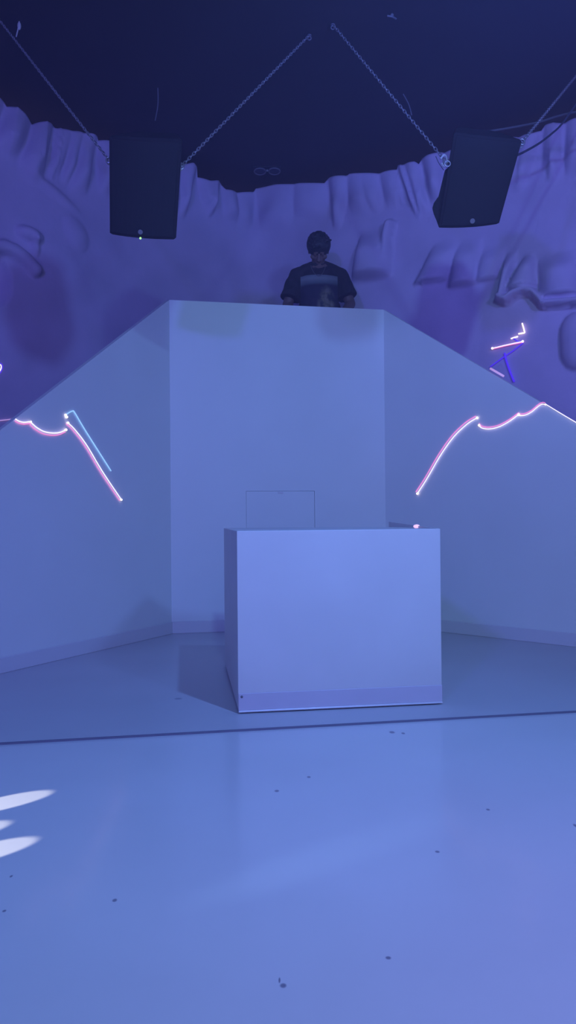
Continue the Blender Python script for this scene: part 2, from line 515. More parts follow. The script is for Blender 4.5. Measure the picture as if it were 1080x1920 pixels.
# ------------------------------------------------------------------ podium
FL = on_floor(447, 1338); FR = on_floor(829, 1320)
ddir = Vector((-.1345, 1, 0)).normalized()
BL = FL + ddir * 1.12; BR = FR + ddir * .85
PH = .797
pod = empty('podium', (FL + FR) / 2, 'waist-high white box podium standing on the stage floor before the booth', 'podium')
pd = (FR - FL).normalized(); pn = nrm(FL, FR)
T2 = .022
def wallbm(p, q, n, z0, z1, z1q=None, th=T2):
    bm = bmesh.new(); slab(bm, p, q, n, z0, z1, th, z1q); bev(bm, .003, 2); return bm
obj('front_panel', wallbm(FL, FR, pn, .012, PH), M['boxp'], pod)
nl = (ddir.cross(Zv)); nl = nl if nl.x < 0 else -nl
obj('side_panel', wallbm(FL - pn * T2, BL, nl, .012, PH), M['boxp'], pod)
obj('side_panel', wallbm(FR - pn * T2, BR, -nl, .012, PH), M['boxp'], pod)
bdir = (BR - BL).normalized(); bn = -nrm(BL, BR)
obj('back_panel', wallbm(BL - nl * T2, BR + nl * T2, bn, .012, PH), M['boxp'], pod)
bm = bmesh.new()
q = [FL - pn * T2 - nl * T2, FR - pn * T2 + nl * T2, BR + nl * T2 - bn * T2, BL - nl * T2 - bn * T2]
hexa(bm, [p + Zv * (PH - .03) for p in q], [p + Zv * (PH - .001) for p in q])
obj('top_panel', bm, M['boxp'], pod)
# raised lip that climbs along the right edge of the top
bm = bmesh.new()
p, q = FR - pn * .02, BR
slab(bm, p, q, -nl, PH - .002, PH + .001, .012, PH + .029)
obj('raised_lip', bm, M['boxp'], pod)['label'] = 'thin lip rising along the top right edge'
# kickboard along the bottom of the front, metal edging, corner strip
bm = bmesh.new()
k0, k1 = FL + pn * .006, FR + pn * .006
slab(bm, k0, k1, pn, .014, .088, .0062); bev(bm, .002, 1)
obj('kickboard', bm, M['kick'], pod)
bm = bmesh.new()
slab(bm, FL + pn * .012, FR + pn * .012, pn, .006, .014, .014); bev(bm, .002, 1)
obj('bottom_edging', bm, M['edge'], pod)
bm = bmesh.new()
slab(bm, FL + pd * .012 - pn * .02, FR - pd * .006 - pn * .02, pn, 0, .012, .02)
obj('plinth', bm, M['gap'], pod)
bm = bmesh.new()
slab(bm, FL + pn * .0025, FL + pd * .022 + pn * .0025, pn, .088, PH - .003, .003)
obj('corner_strip', bm, M['boxp'], pod)
bm = bmesh.new()
c = on_plane(453, 1306, FL, pn) + pn * .006
ball(bm, c, .006, 10, (1, .5, 1))
obj('screw', bm, M['grey'], pod)

# ---------------------------------------------------------------- speakers
def speaker(D, tl, tr, br, bl, yaw, label, led, notch):
    """cabinet whose front face spans four view corners at distance D; its sides narrow towards the rear"""
    tlp, trp = at(*tl, D - .24), at(*tr, D - .24)
    brp, blp = at(*br, D + .02), at(*bl, D + .02)
    c = (tlp + trp + brp + blp) / 4
    root = empty('hanging_speaker', c, label, 'speaker', 'hanging loudspeakers')
    ux = ((trp - tlp) + (brp - blp)).normalized(); uz = ((tlp - blp) + (trp - brp)).normalized()
    uy = ux.cross(uz).normalized()           # away from the room
    if uy.y < 0: uy = -uy
    h = ((tlp - blp).length + (trp - brp).length) / 2
    wt, wb = (trp - tlp).length, (brp - blp).length
    dep = .34
    # cabinet: stack of horizontal outlines, front bulging, rear narrow
    bm = bmesh.new()
    rows = []
    for iz, t in enumerate((0, .02, .5, .98, 1)):
        lo = blp.lerp(tlp, t); hi = brp.lerp(trp, t)
        ins = .012 if t in (0, 1) else 0
        e = (hi - lo).normalized(); lo = lo + e * ins; hi = hi - e * ins
        w = (hi - lo).length
        ring = []
        for k in range(9):                   # bowed front
            u = k / 8
            ring.append(lo.lerp(hi, u) - uy * (.035 * (1 - (2 * u - 1) ** 2)) + uy * (.012 if ins else 0))
        ring += [hi + uy * .02, hi + uy * dep * .75 - e * w * .13, hi + uy * dep - e * w * .24, lo + uy * dep + e * w * .24, lo + uy * dep * .75 + e * w * .13, lo + uy * .02]
        rows.append([bm.verts.new(p) for p in ring])
    n = len(rows[0])
    for r0, r1 in zip(rows[:-1], rows[1:]):
        for k in range(n):
            bm.faces.new((r0[k], r0[(k + 1) % n], r1[(k + 1) % n], r1[k]))
    bm.faces.new(rows[0][::-1]); bm.faces.new(rows[-1])
    obj('cabinet', bm, M['spk'], root)
    # bowed front grille
    bm = bmesh.new()
    rows = []
    for t in (.035, .5, .965):
        lo = blp.lerp(tlp, t); hi = brp.lerp(trp, t)
        rows.append([lo.lerp(hi, .04 + .92 * k / 12) - uy * (.006 + .035 * (1 - (2 * (.04 + .92 * k / 12) - 1) ** 2)) for k in range(13)])
    fr = [[bm.verts.new(p) for p in r] for r in rows]
    rr = [[bm.verts.new(p + uy * .008) for p in r] for r in rows]
    for i in range(2):
        for k in range(12):
            bm.faces.new((fr[i][k], fr[i][k + 1], fr[i + 1][k + 1], fr[i + 1][k]))
    for k in range(12):
        bm.faces.new((fr[0][k], rr[0][k], rr[0][k + 1], fr[0][k + 1])); bm.faces.new((fr[2][k], fr[2][k + 1], rr[2][k + 1], rr[2][k]))
    for i in range(2):
        bm.faces.new((fr[i][0], fr[i + 1][0], rr[i + 1][0], rr[i][0])); bm.faces.new((fr[i][12], rr[i][12], rr[i + 1][12], fr[i + 1][12]))
    obj('grille', bm, M['grille'], root)
    return root, ux, uy, uz
def disc(bm, c, n, r, th, seg=20):
    n = n.normalized(); a_ = n.orthogonal().normalized(); b_ = n.cross(a_)
    A_ = [c + (a_ * math.cos(2 * math.pi * k / seg) + b_ * math.sin(2 * math.pi * k / seg)) * r for k in range(seg)]
    hexa(bm, A_, [p + n * th for p in A_])
SD = 4.3
sl_, ux, uy, uz = speaker(SD, (205, 254), (341, 261), (329, 450), (206, 440), 0,
                          'black loudspeaker with a lit green dot, hung by chains left of the booth', True, None)
def front_on(px, py, D, uy, c):
    d = ray(px, py); return CAM + d * ((c - CAM).dot(uy) / d.dot(uy))
c = front_on(266.5, 432, SD, uy, sl_.location) - uy * .046
bm = bmesh.new(); disc(bm, c, -uy, .013, .004); obj('badge', bm, M['badge'], sl_)
c = front_on(266.5, 443.5, SD, uy, sl_.location) - uy * .046
bm = bmesh.new(); disc(bm, c, -uy, .0058, .004, 14); obj('power_light', bm, M['led'], sl_)['label'] = 'glowing green power light'
SD2 = 4.5
sr_, ux2, uy2, uz2 = speaker(SD2, (852, 248), (979, 262), (935, 421), (822, 428), 0,
                             'black loudspeaker tilted on its chains right of the booth, without a lit dot', False, None)
c = front_on(883, 411, SD2, uy2, sr_.location) - uy2 * .046
bm = bmesh.new(); disc(bm, c, -uy2, .014, .004); obj('badge', bm, M['badge'], sr_)
# rear shoulder of the tilted cabinet that shows beside its front, and the carrying bracket
pts = [(834, 318), (822, 368), (813, 381), (810, 391), (813, 402), (818, 414), (823, 428), (835, 424), (850, 330)]
bm = bmesh.new()
hexa(bm, [at(*p, SD2 + .04 - .24 * (428 - p[1]) / 180) for p in pts], [at(*p, SD2 + .04 - .24 * (428 - p[1]) / 180) + uy2 * .2 + ux2 * .07 for p in pts])
bev(bm, .006, 2)
obj('rear_shoulder', bm, M['spk'], sr_)
for root, (a_, b_), D in ((sl_, ((206, 303), (336, 315)), SD - .14), (sr_, ((839, 307), (975, 272)), SD2 - .16)):
    for p in (a_, b_):
        bm = bmesh.new()
        c = at(*p, D)
        tube(bm, [c + Vector((.016 * math.cos(t), 0, .016 * math.sin(t))) for t in np.linspace(0, 2 * math.pi, 14)[:-1]], .004, 8, closed=True)
        obj('eye_bolt', bm, M['steel'], root, True)

def chain(p, q, label, shackle=False):
    root = empty('hanging_chain', q, label, 'chain', 'speaker chains')
    d = q - p; L = d.length; t = d / L
    a_ = t.orthogonal().normalized(); b_ = t.cross(a_)
    n = int(L / .026); st = L / n
    bm = bmesh.new()
    for i in range(n):
        c = p + t * (st * (i + .5)); w = a_ if i % 2 else b_
        hl_ = st * .72
        pts = []
        for k in range(10):
            an = 2 * math.pi * k / 10
            pts.append(c + t * (hl_ * math.cos(an)) + w * (.0072 * math.sin(an)))
        tube(bm, pts, .0026, 5, closed=True)
    obj('links', bm, M['steel'], root, True)
    bm = bmesh.new()
    disc(bm, Vector((q.x, q.y, q.z - .006)), Zv, .014, .006)
    tube(bm, [q + Vector((.012 * math.cos(k), 0, -.02 + .012 * math.sin(k))) for k in np.linspace(0, 2 * math.pi, 12)[:-1]], .004, 6, closed=True)
    obj('ceiling_hook', bm, M['grey'], root)
    bm = bmesh.new()
    tube(bm, [p + Vector((.014 * math.cos(k), .004 * math.sin(k), .018 * math.sin(k))) for k in np.linspace(0, 2 * math.pi, 14)[:-1]], .005, 8, closed=True)
    obj('shackle', bm, M['steel'], root, True)
    return root
def on_ceil(px, py, z=CEIL):
    d = ray(px, py); return CAM + d * ((z - CAM.z) / d.z)
chain(at(204, 300, SD - .155), on_ceil(-4, 34), 'pale chain from the outer side of the left speaker to the ceiling')
chain(at(340, 312, SD - .14), on_ceil(580, 66), 'pale chain from the inner side of the left speaker up towards the middle')
ch = chain(at(836, 303, SD2 - .12), on_ceil(624, 46), 'pale chain from the inner side of the right speaker up towards the middle')
chain(at(979, 266, SD2 - .20), on_ceil(1092, 128), 'pale chain from the outer side of the right speaker to the ceiling')
bm = bmesh.new()
tube(bm, smoothline([at(826, 298, 4.37), at(832, 291, 4.37), at(837, 294, 4.37), at(838, 304, 4.37), at(833, 312, 4.37), at(828, 306, 4.37)]), .006, 8)
obj('carabiner', bm, M['pale'], ch, True)
bm = bmesh.new()
tube(bm, smoothline([at(817, 293, 4.38), at(823, 306, 4.38), at(832, 319, 4.38)]), .002, 6)
obj('safety_wire', bm, M['cable'], ch, True)

# cable, conduit and ceiling bits
bm = bmesh.new()
tube(bm, smoothline([at(961, 293, 4.34), at(972, 290, 4.38), at(990, 281, 4.5), at(1012, 268, 4.65), at(1034, 251, 4.82), at(1053, 233, 5.0), at(1085, 190, 5.1), on_ceil(1130, 140)]), .0065, 8)
tag(obj('speaker_cable', bm, M['cable'], None, True), 'dark cable sagging from the right speaker across the pale plaster edge', 'cable')
bm = bmesh.new()
tube(bm, smoothline([at(905, 248, 5.3), at(960, 239, 5.3), at(1010, 229, 5.3), at(1045, 218, 5.3), at(1085, 209, 5.3), at(1200, 190, 5.3)]), .008, 8)
tag(obj('conduit', bm, M['conduit'], None, True), 'dim grey conduit passing under the ceiling beyond the right speaker', 'conduit')
for i, (p, q, lab) in enumerate(((( 291, 226), (296, 165), 'faint thin wire hanging from the ceiling above the left speaker'), ((772, 216), (756, 176), 'faint short wire hanging from the ceiling beside the inner right chain'))):
    t_ = on_ceil(*q)
    b_ = at(*p, t_.y)
    bm = bmesh.new(); tube(bm, smoothline([t_, t_.lerp(b_, .5) + Vector((.01, 0, 0)), b_]), .004, 6)
    tag(obj('hanging_wire', bm, M['grey']), lab, 'wire')
t_ = on_ceil(36, 40)
bm = bmesh.new(); ball(bm, t_ + Vector((0, 0, -.03)), .02, 10, (.6, .6, 1.3)); tube(bm, [t_, t_ + Vector((-.01, 0, -.06)), t_ + Vector((-.02, 0, -.1))], .004, 6)
tag(obj('ceiling_hook', bm, M['pale']), 'small pale hook on the ceiling at the far upper left', 'hook')
t_ = on_ceil(735, 26)
bm = bmesh.new(); tube(bm, smoothline([t_ + Vector((-.03, 0, -.012)), t_ + Vector((0, 0, -.018)), t_ + Vector((.03, .03, -.012))]), .006, 6); ball(bm, t_ + Vector((0, 0, -.008)), .012, 8)
tag(obj('ceiling_bracket', bm, M['grey']), 'small pale bracket on the lit ceiling patch right of the top middle', 'bracket')
# twin ceiling spots
t_ = on_ceil(501, 319)
tw = empty('twin_spotlight', t_, 'unlit twin round spotlight on the black ceiling above the wall corner', 'spotlight')
bm = bmesh.new(); box(bm, t_ + Vector((0, 0, -.004)), (.26, .18, .008)); bev(bm, .003, 2); obj('housing', bm, M['black'], tw)
for s in (-1, 1):
    c = t_ + Vector((s * .066, 0, -.012))
    bm = bmesh.new(); tube(bm, [c + Vector((.052 * math.cos(k), .068 * math.sin(k), 0)) for k in np.linspace(0, 2 * math.pi, 25)[:-1]], .006, 8, closed=True)
    ring = obj('ring', bm, M['grey'], tw, True)
    bm = bmesh.new(); disc(bm, c + Vector((0, 0, .002)), Zv, .048, .004); obj('lens', bm, M['cable'], ring)
bm = bmesh.new(); ball(bm, t_ + Vector((0, -.02, -.012)), .012, 10); obj('hinge', bm, M['badge'], tw)

# ------------------------------------------------------------- laser lines: projected light built as glowing tubes on the surfaces
WALL = BVHTree.FromPolygons([Vector(v) for v in verts], faces)
LR = .56
def stroke(root, name, pts, m, r, plane, off=.006, n=8, dotends=(), straight=False, dot_r=.014):
    if plane == 'wall':
        q = [Vector((x, y, 0)) for x, y in pts]
        q = smoothline(q, n) if not straight else [a_.lerp(b_, k / 6) for a_, b_ in zip(q[:-1], q[1:]) for k in range(6)] + [q[-1]]
        P = []
        for v in q:
            d = ray(v.x, v.y).normalized()
            h = WALL.ray_cast(CAM, d)
            P.append(h[0] - d * off)
        P = [P[0]] + [(P[k - 1] + P[k] * 2 + P[k + 1]) / 4 for k in range(1, len(P) - 1)] + [P[-1]]
    else:
        p0, nn = plane
        P = [on_plane(x, y, p0, nn) + nn * off for x, y in pts]
        P = P if straight else smoothline(P, n)
    bm = bmesh.new(); tube(bm, P, r * LR, 8)
    o = obj(name, bm, M[m] if isinstance(m, str) else m, root, True)
    for k in dotends:
        bm = bmesh.new(); ball(bm, P[k], dot_r * .6, 12)
        obj('bright_end', bm, M['dot'], o, True)
    return o
PL, PR = (A, NLp), (B, NRp)
WL, WR = (C0 + LN * .10, LN), (C0 + RN * .10, RN)
def sh(pts, dx, dy): return [(x + dx, y + dy) for x, y in pts]
def lroot(px, py, plane, label):
    return empty('laser_line', on_plane(px, py, *plane), label, 'laser light', 'laser drawing lines')
r1 = lroot(75, 800, PL, 'wavy pink and white laser line scalloped across the upper left booth wall')
w1 = [(27, 786), (34, 790), (43, 792), (53, 791), (56, 791)]
w2 = [(56, 792), (66, 801), (80, 809), (96, 812), (110, 811), (122, 806)]
stroke(r1, 'pink_line', sh(w1, 0, 3.4), 'pink', .0052, PL); stroke(r1, 'white_line', w1, 'white_l', .0056, PL, .009, dotends=(-1,), dot_r=.010)
stroke(r1, 'pink_line', sh(w2, -1, 4.2), 'pink', .0052, PL); stroke(r1, 'white_line', w2, 'white_l', .0056, PL, .009, dotends=(-1,), dot_r=.013)
r1b = lroot(14, 788, WL, 'short violet laser line where the left booth wall meets the frame edge')
stroke(r1b, 'violet_line', [(0, 788.5), (14, 787), (27, 785.5)], M['rose'], .007, 'wall', .014)
r2 = lroot(175, 865, PL, 'long straight pink laser line falling to the right on the left booth wall')
d1 = [(125, 793), (138, 806), (160, 835), (190, 885), (225, 937)]
stroke(r2, 'pink_line', sh(d1, -1.6, 1.8), 'pink', .0050, PL); stroke(r2, 'white_line', sh(d1, .8, 0), 'white_l', .0052, PL, .009, dotends=(0, -1), dot_r=.012)
r3 = lroot(165, 820, PL, 'thin blue hooked laser line just above the long pink line at left')
stroke(r3, 'blue_line', [(122, 778), (129, 773.5), (135, 771), (139, 774), (160, 809), (207, 883)], 'cyan', .0058, PL, dotends=(0,), dot_r=.011)
bm = bmesh.new(); ball(bm, on_plane(123.5, 782, *PL) + NLp * .008, .008, 10); obj('bright_end', bm, M['dot'], r3, True)
r4 = lroot(835, 850, PR, 'long curved pink and white laser line on the right booth wall')
d2 = [(782, 924), (800, 896), (825, 853), (850, 818), (875, 794), (894, 782)]
stroke(r4, 'pink_line', sh(d2, -1.6, -1.6), 'pink', .0054, PR); stroke(r4, 'white_line', sh(d2, 1.6, 1.6), 'white_l', .0054, PR, .009, dotends=(0, -1), dot_r=.014)
r5 = lroot(960, 785, PR, 'wavy pink and white laser line scalloped up to the right booth wall edge')
w3 = [(899, 796), (904, 801), (918, 803), (936, 799), (955, 789), (973, 776)]
w4 = [(975, 778), (985, 777), (997, 771), (1009, 761), (1017, 756.5), (1023, 757)]
stroke(r5, 'white_line', sh(w3, .5, 1.6), 'white_l', .0052, PR, .009, dotends=(0, -1), dot_r=.014); stroke(r5, 'pink_line', sh(w3, 0, -2), 'pink', .0054, PR)
stroke(r5, 'white_line', sh(w4, .8, 1.6), 'white_l', .0048, PR, .009, dotends=(-1,), dot_r=.010); stroke(r5, 'pink_line', sh(w4, 0, -1.6), 'pink', .0052, PR)
r6 = lroot(1055, 775, PR, 'thin white laser line running down the sloping right booth edge')
stroke(r6, 'white_line', [(1025, 758.5), (1052, 775), (1085, 794.5)], 'white_l', .0046, PR, .008)
# stick figure on the plaster wall
fig = empty('laser_figure', on_plane(950, 660, *WR), 'small laser stick figure in pink and deep blue on the plaster at right', 'laser light', 'laser drawing lines')
stroke(fig, 'head_line', [(979, 606), (982, 616), (984, 624), (972, 626)], 'dot', .010, 'wall', .018, straight=True)
stroke(fig, 'head_line', [(958, 635), (964, 633), (971, 631)], 'dot', .010, 'wall', .018, straight=True)
stroke(fig, 'arm_line', [(923, 654.5), (950, 648), (982, 641.5)], 'pink', .007, 'wall', .018, straight=True)
stroke(fig, 'arm_line', [(923, 653), (950, 646.5), (980, 640)], 'white_l', .006, 'wall', .026, dotends=(0, -1), straight=True, dot_r=.016)
stroke(fig, 'body_line', [(981, 643), (962, 658), (945, 669), (919, 688)], 'blue', .010, 'wall', .018, straight=True)
stroke(fig, 'leg_line', [(946, 662), (949, 675), (956, 696), (964, 716)], 'blue', .016, 'wall', .018)
stroke(fig, 'neck_line', [(962, 634), (970, 640), (980, 641)], 'blue', .010, 'wall', .016, straight=True)
r7 = lroot(932, 699, PR, 'faint rose laser dash on the right booth wall edge under the stick figure')
stroke(r7, 'rose_line', [(920, 691), (932, 698), (945, 705.5)], 'rose', .014, PR, .004, straight=True)
r8 = lroot(0, 690, WL, 'bright violet laser curl at the far left frame edge')
stroke(r8, 'violet_curl', [(-4, 698), (0, 695), (2.4, 689), (1, 684), (-5, 685)], 'white_l', .007, 'wall', .02)
stroke(r8, 'violet_curl', [(-6, 702), (1, 699), (5, 689), (3, 682), (-6, 681)], 'blue', .006, 'wall', .014)
c = on_plane(782, 987, FL, pn)
r9 = empty('laser_spot', FR + ddir * .36 + Zv * (PH + .008), 'pink laser spot caught on the top right edge of the podium', 'laser light')
bm = bmesh.new(); cc = FR + ddir * .31 + Zv * (PH + .008) + nl * .016
ball(bm, cc, .012, 12, (1.4, 1.2, .8)); obj('glow', bm, M['spotglow'], r9, True)  # glowing ball stands in for laser light landing on the lip

# ------------------------------------------------------------ disc jockey
PX, PY = at(597, 572, 6.50).x, 6.50
dj = empty('person', (PX, PY, PZ), 'person in a dark printed t-shirt standing with head bowed behind the booth', 'person')
def W(x, y, z): return Vector((PX + x, PY + y, PZ + z))
def side(f):
    for s in (-1, 1): f(s)
TL = math.radians(50)                       # bowed head
HC = Vector((.003, -.060, 1.525))           # head centre
HR = Matrix.Rotation(TL, 3, 'X')            # chin to the chest
def H(x, y, z): 
    v = HR @ Vector((x, y, z)); return W(HC.x + v.x, HC.y + v.y, HC.z + v.z)
elbow = {-1: (-.262, -.02, 1.075), 1: (.268, -.02, 1.085)}
wrist = {-1: (-.155, -.190, .90), 1: (.165, -.190, .90)}
shoulder = {-1: (-.175, .01, 1.345), 1: (.18, .01, 1.345)}
def body():
    bm = bmesh.new()
    # skull, jaw, face
    ball(bm, H(0, .01, .03), .094, 24, (.80, 1.02, .98), HR)
    ball(bm, H(0, -.035, -.035), .070, 20, (.84, .86, 1.10), HR)
    ball(bm, H(0, -.072, -.085), .030, 14, (1.1, .8, .8), HR)           # chin
    capsule(bm, H(0, -.093, .012), H(0, -.112, -.026), .010, .015)      # nose
    for s in (-1, 1):
        ball(bm, H(s * .014, -.104, -.030), .010, 10)                   # nostrils
        ball(bm, H(s * .032, -.082, .012), .0135, 12)                   # eyes
        capsule(bm, H(s * .015, -.090, .034), H(s * .046, -.074, .034), .010, .008)   # brow
        ball(bm, H(s * .046, -.060, -.020), .026, 12, (1, .8, .9))      # cheek
        ball(bm, H(s * .079, .005, -.005), .028, 14, (.35, .75, 1.15), HR)            # ear
    capsule(bm, H(-.018, -.094, -.056), H(.018, -.094, -.056), .0075, .0075)          # lips
    capsule(bm, H(-.014, -.092, -.068), H(.014, -.092, -.068), .0080, .0080)
    capsule(bm, W(0, -.015, 1.36), H(0, .012, -.06), .060, .055)        # neck
    # torso
    for (z, rx, ry, y) in ((1.34, .155, .085, .0), (1.25, .165, .105, -.01), (1.12, .150, .105, -.01), (1.0, .140, .10, -.005), (.90, .155, .11, 0)):
        ball(bm, W(0, y, z), 1, 24, (rx, ry, .11))
    for s in (-1, 1):
        capsule(bm, W(s * .04, -.005, 1.385), W(*shoulder[s]), .040, .052)
        capsule(bm, W(*shoulder[s]), W(*elbow[s]), .056, .043)
        mid = Vector(elbow[s]).lerp(Vector(wrist[s]), .3)
        capsule(bm, W(*elbow[s]), W(*mid), .043, .042)
        capsule(bm, W(*mid), W(*wrist[s]), .042, .028)
        # hand resting on the counter: palm, five fingers, thumb from the palm's side
        wx, wy, wz = wrist[s]
        kn = Vector((wx - s * .035, wy - .088, wz - .035))
        acr = Vector((1, -.15 * s, 0)).normalized() * .02
        capsule(bm, W(wx - s * .004, wy - .012, wz - .006), W(*(kn - acr * .8)), .022, .015)
        capsule(bm, W(wx, wy - .012, wz - .006), W(*(kn + acr * .8)), .022, .015)
        fdir = Vector((-s * .25, -1, 0)).normalized()
        for k, ln in enumerate((.068, .078, .073, .056) if s > 0 else (.056, .073, .078, .068)):
            b0 = kn + acr * (k - 1.5)
            b1 = b0 + fdir * ln * .48 + Vector((0, 0, .004))
            b2 = b1 + fdir * ln * .32 + Vector((0, 0, -.016))
            b3 = b2 + fdir * ln * .20 + Vector((0, 0, -.018))
            capsule(bm, W(*b0), W(*b1), .0098, .0090, 8); capsule(bm, W(*b1), W(*b2), .0090, .0082, 8); capsule(bm, W(*b2), W(*b3), .0082, .0072, 8)
        t0 = Vector((wx - s * .022, wy - .030, wz - .012))
        t1 = t0 + Vector((-s * .030, -.026, -.010)); t2 = t1 + Vector((-s * .012, -.030, -.010)); t3 = t2 + Vector((-s * .002, -.024, -.008))
        capsule(bm, W(*t0), W(*t1), .015, .0115, 8); capsule(bm, W(*t1), W(*t2), .0115, .010, 8); capsule(bm, W(*t2), W(*t3), .010, .008, 8)
        capsule(bm, W(s * .09, 0, .86), W(s * .10, -.01, .48), .082, .056)
        capsule(bm, W(s * .10, -.01, .48), W(s * .105, .02, .09), .056, .036)
        capsule(bm, W(s * .105, .03, .06), W(s * .115, -.11, .035), .036, .030)
    return fused(bm, .0055, 4)
link('body', body(), M['skin'], dj, True)
def shirt():
    bm = bmesh.new()
    for (z, rx, ry, y, hz_) in ((1.335, .170, .098, .002, .085), (1.27, .180, .122, -.012, .12), (1.16, .178, .130, -.015, .12), (1.05, .180, .130, -.01, .12), (.95, .182, .132, -.005, .12), (.86, .185, .132, 0, .10)):
        ball(bm, W(.008, y, z), 1, 28, (rx, ry, hz_))
    for s in (-1, 1):
        capsule(bm, W(s * .045, .0, 1.388), W(s * .172, .008, 1.325), .066, .082)
        sd_, el = Vector(shoulder[s]), Vector(elbow[s])
        e0 = sd_.lerp(el, .02); e1 = sd_.lerp(el, .80) + Vector((-s * .005, -.01, 0))
        # loose sleeve: widening tube with a straight hem
        d_ = (e1 - e0)
        tube(bm, [W(*(e0 - d_ * .12)), W(*e0), W(*(e0 + d_ * .5)), W(*(e1 - d_ * .02)), W(*e1)], [.03, .066, .080, .088, .086], 20)
        # loose cloth bridging arm and body
        ball(bm, W(s * .165, 0, 1.24), 1, 18, (.055, .075, .10))
    ball(bm, W(0, -.012, 1.405), 1, 20, (.085, .070, .030))             # neckband
    me = fused(bm, .008, 5)
    for v in me.vertices:                                               # creases
        k = noise.noise(Vector((v.co.x * 9, v.co.y * 9, v.co.z * 16))) * .010 + noise.noise(Vector((v.co.x * 22, v.co.y * 22, v.co.z * 14 + v.co.x * 20))) * .004
        v.co += v.normal * k
    return me
sm_ = shirt()
shirt_o = link('t_shirt', sm_, M['shirt'], dj, True)
bvh = BVHTree.FromPolygons([v.co.copy() for v in sm_.vertices], [tuple(p.vertices) for p in sm_.polygons])
def on_shirt(x, z, off=.004):
    o_w = W(x, -1.0, z)
    h = bvh.ray_cast(o_w, Vector((0, 1, 0)))
    return (h[0] + Vector((0, -off, 0))) if h[0] else None
# printed panel on the chest
pm = bpy.data.materials.new('shirt_print'); pm.use_nodes = True
nt = pm.node_tree; bs = nt.nodes['Principled BSDF']; bs.inputs['Roughness'].default_value = .8
uvn = nt.nodes.new('ShaderNodeUVMap')
sep = nt.nodes.new('ShaderNodeSeparateXYZ'); nt.links.new(uvn.outputs['UV'], sep.inputs[0])
def ramp(src, stops, interp='LINEAR'):
    r = nt.nodes.new('ShaderNodeValToRGB'); r.color_ramp.interpolation = interp
    el = r.color_ramp.elements
    while len(el) < len(stops): el.new(.5)
    for e, (p, c) in zip(el, stops):
        e.position = p; e.color = (*c, 1)
    nt.links.new(src, r.inputs['Fac']); return r.outputs['Color']
nz = nt.nodes.new('ShaderNodeTexNoise'); nz.inputs['Scale'].default_value = 5; nz.inputs['Detail'].default_value = 3
nt.links.new(uvn.outputs['UV'], nz.inputs['Vector'])
band = ramp(sep.outputs['Y'], [(0, (.035, .035, .055)), (.78, (.03, .03, .06)), (.83, (.10, .13, .15)), (.92, (.22, .25, .26)), (1, (.17, .2, .22))])
blot = ramp(nz.outputs['Fac'], [(.40, (.05, .06, .07)), (.52, (.22, .21, .13)), (.62, (.30, .28, .22))])
mk = nt.nodes.new('ShaderNodeVectorMath'); mk.operation = 'DISTANCE'
mp = nt.nodes.new('ShaderNodeMapping'); mp.inputs['Scale'].default_value = (1.25, .62, 0); nt.links.new(uvn.outputs['UV'], mp.inputs['Vector'])
nt.links.new(mp.outputs['Vector'], mk.inputs[0]); mk.inputs[1].default_value = (.86, .13, 0)
mr = nt.nodes.new('ShaderNodeMapRange'); mr.inputs['From Min'].default_value = .22; mr.inputs['From Max'].default_value = .36; mr.inputs['To Min'].default_value = .85; mr.inputs['To Max'].default_value = 0
nt.links.new(mk.outputs['Value'], mr.inputs['Value'])
mix = nt.nodes.new('ShaderNodeMix'); mix.data_type = 'RGBA'
nt.links.new(mr.outputs['Result'], mix.inputs['Factor']); nt.links.new(band, mix.inputs['A']); nt.links.new(blot, mix.inputs['B'])
nt.links.new(mix.outputs['Result'], bs.inputs['Base Color'])
GX, GZ = 26, 28
x0, x1, z0, z1 = -.150, .158, .93, 1.30
pv, pf, ok = [], [], True
for j in range(GZ + 1):
    for i in range(GX + 1):
        p = on_shirt(x0 + (x1 - x0) * i / GX, z0 + (z1 - z0) * j / GZ)
        pv.append(p if p is not None else W(x0 + (x1 - x0) * i / GX, -.13, z0 + (z1 - z0) * j / GZ))
for j in range(GZ):
    for i in range(GX):
        q = j * (GX + 1) + i
        pf.append((q, q + 1, q + GX + 2, q + GX + 1))
pme = bpy.data.meshes.new('shirt_print'); pme.from_pydata([tuple(p) for p in pv], [], pf); pme.update()
uvl = pme.uv_layers.new(name='UVMap')
for p in pme.polygons:
    for li in p.loop_indices:
        vi = pme.loops[li].vertex_index
        uvl.data[li].uv = ((vi % (GX + 1)) / GX, (vi // (GX + 1)) / GZ)
pr_ = link('shirt_print', pme, pm, shirt_o, True); pr_['label'] = 'square picture print with a pale upper band'
bm = bmesh.new()
cp = []
for (x, z) in ((-.062, 1.395), (-.058, 1.37), (-.045, 1.33), (-.025, 1.30), (0, 1.288), (.022, 1.30), (.040, 1.33), (.054, 1.37), (.060, 1.395)):
    p = on_shirt(x, z, .006)
    if p is not None: cp.append(p)
tube(bm, smoothline(cp, 4), .0028, 6)
obj('necklace', bm, M['cord'], dj, True)
def hair():
    bm = bmesh.new()
    ball(bm, H(0, .016, .045), .108, 26, (.94, 1.04, .93), HR)
    ball(bm, H(0, -.055, .075), .058, 18, (1.25, .75, .85), HR)          # fringe
    for s in (-1, 1):
        ball(bm, H(s * .066, .02, .02), .042, 14, (.55, 1.2, 1.25), HR)
    random.seed(3)
    for k in range(70):
        th = random.uniform(0, 2 * math.pi); ph = random.uniform(0, 1.25)
        d_ = Vector((math.sin(ph) * math.cos(th) * .90, math.sin(ph) * math.sin(th) * 1.06, math.cos(ph) * .93))
        p_ = Vector((0, .016, .045)) + d_ * .103
        q_ = p_ + d_ * .012 + Vector((random.uniform(-.012, .012), -.012, random.uniform(-.008, .004)))
        capsule(bm, H(*p_), H(*q_), .013, .006, 8)
    return fused(bm, .0055, 2)
link('hair', hair(), M['hair'], dj, True)
bm = bmesh.new()
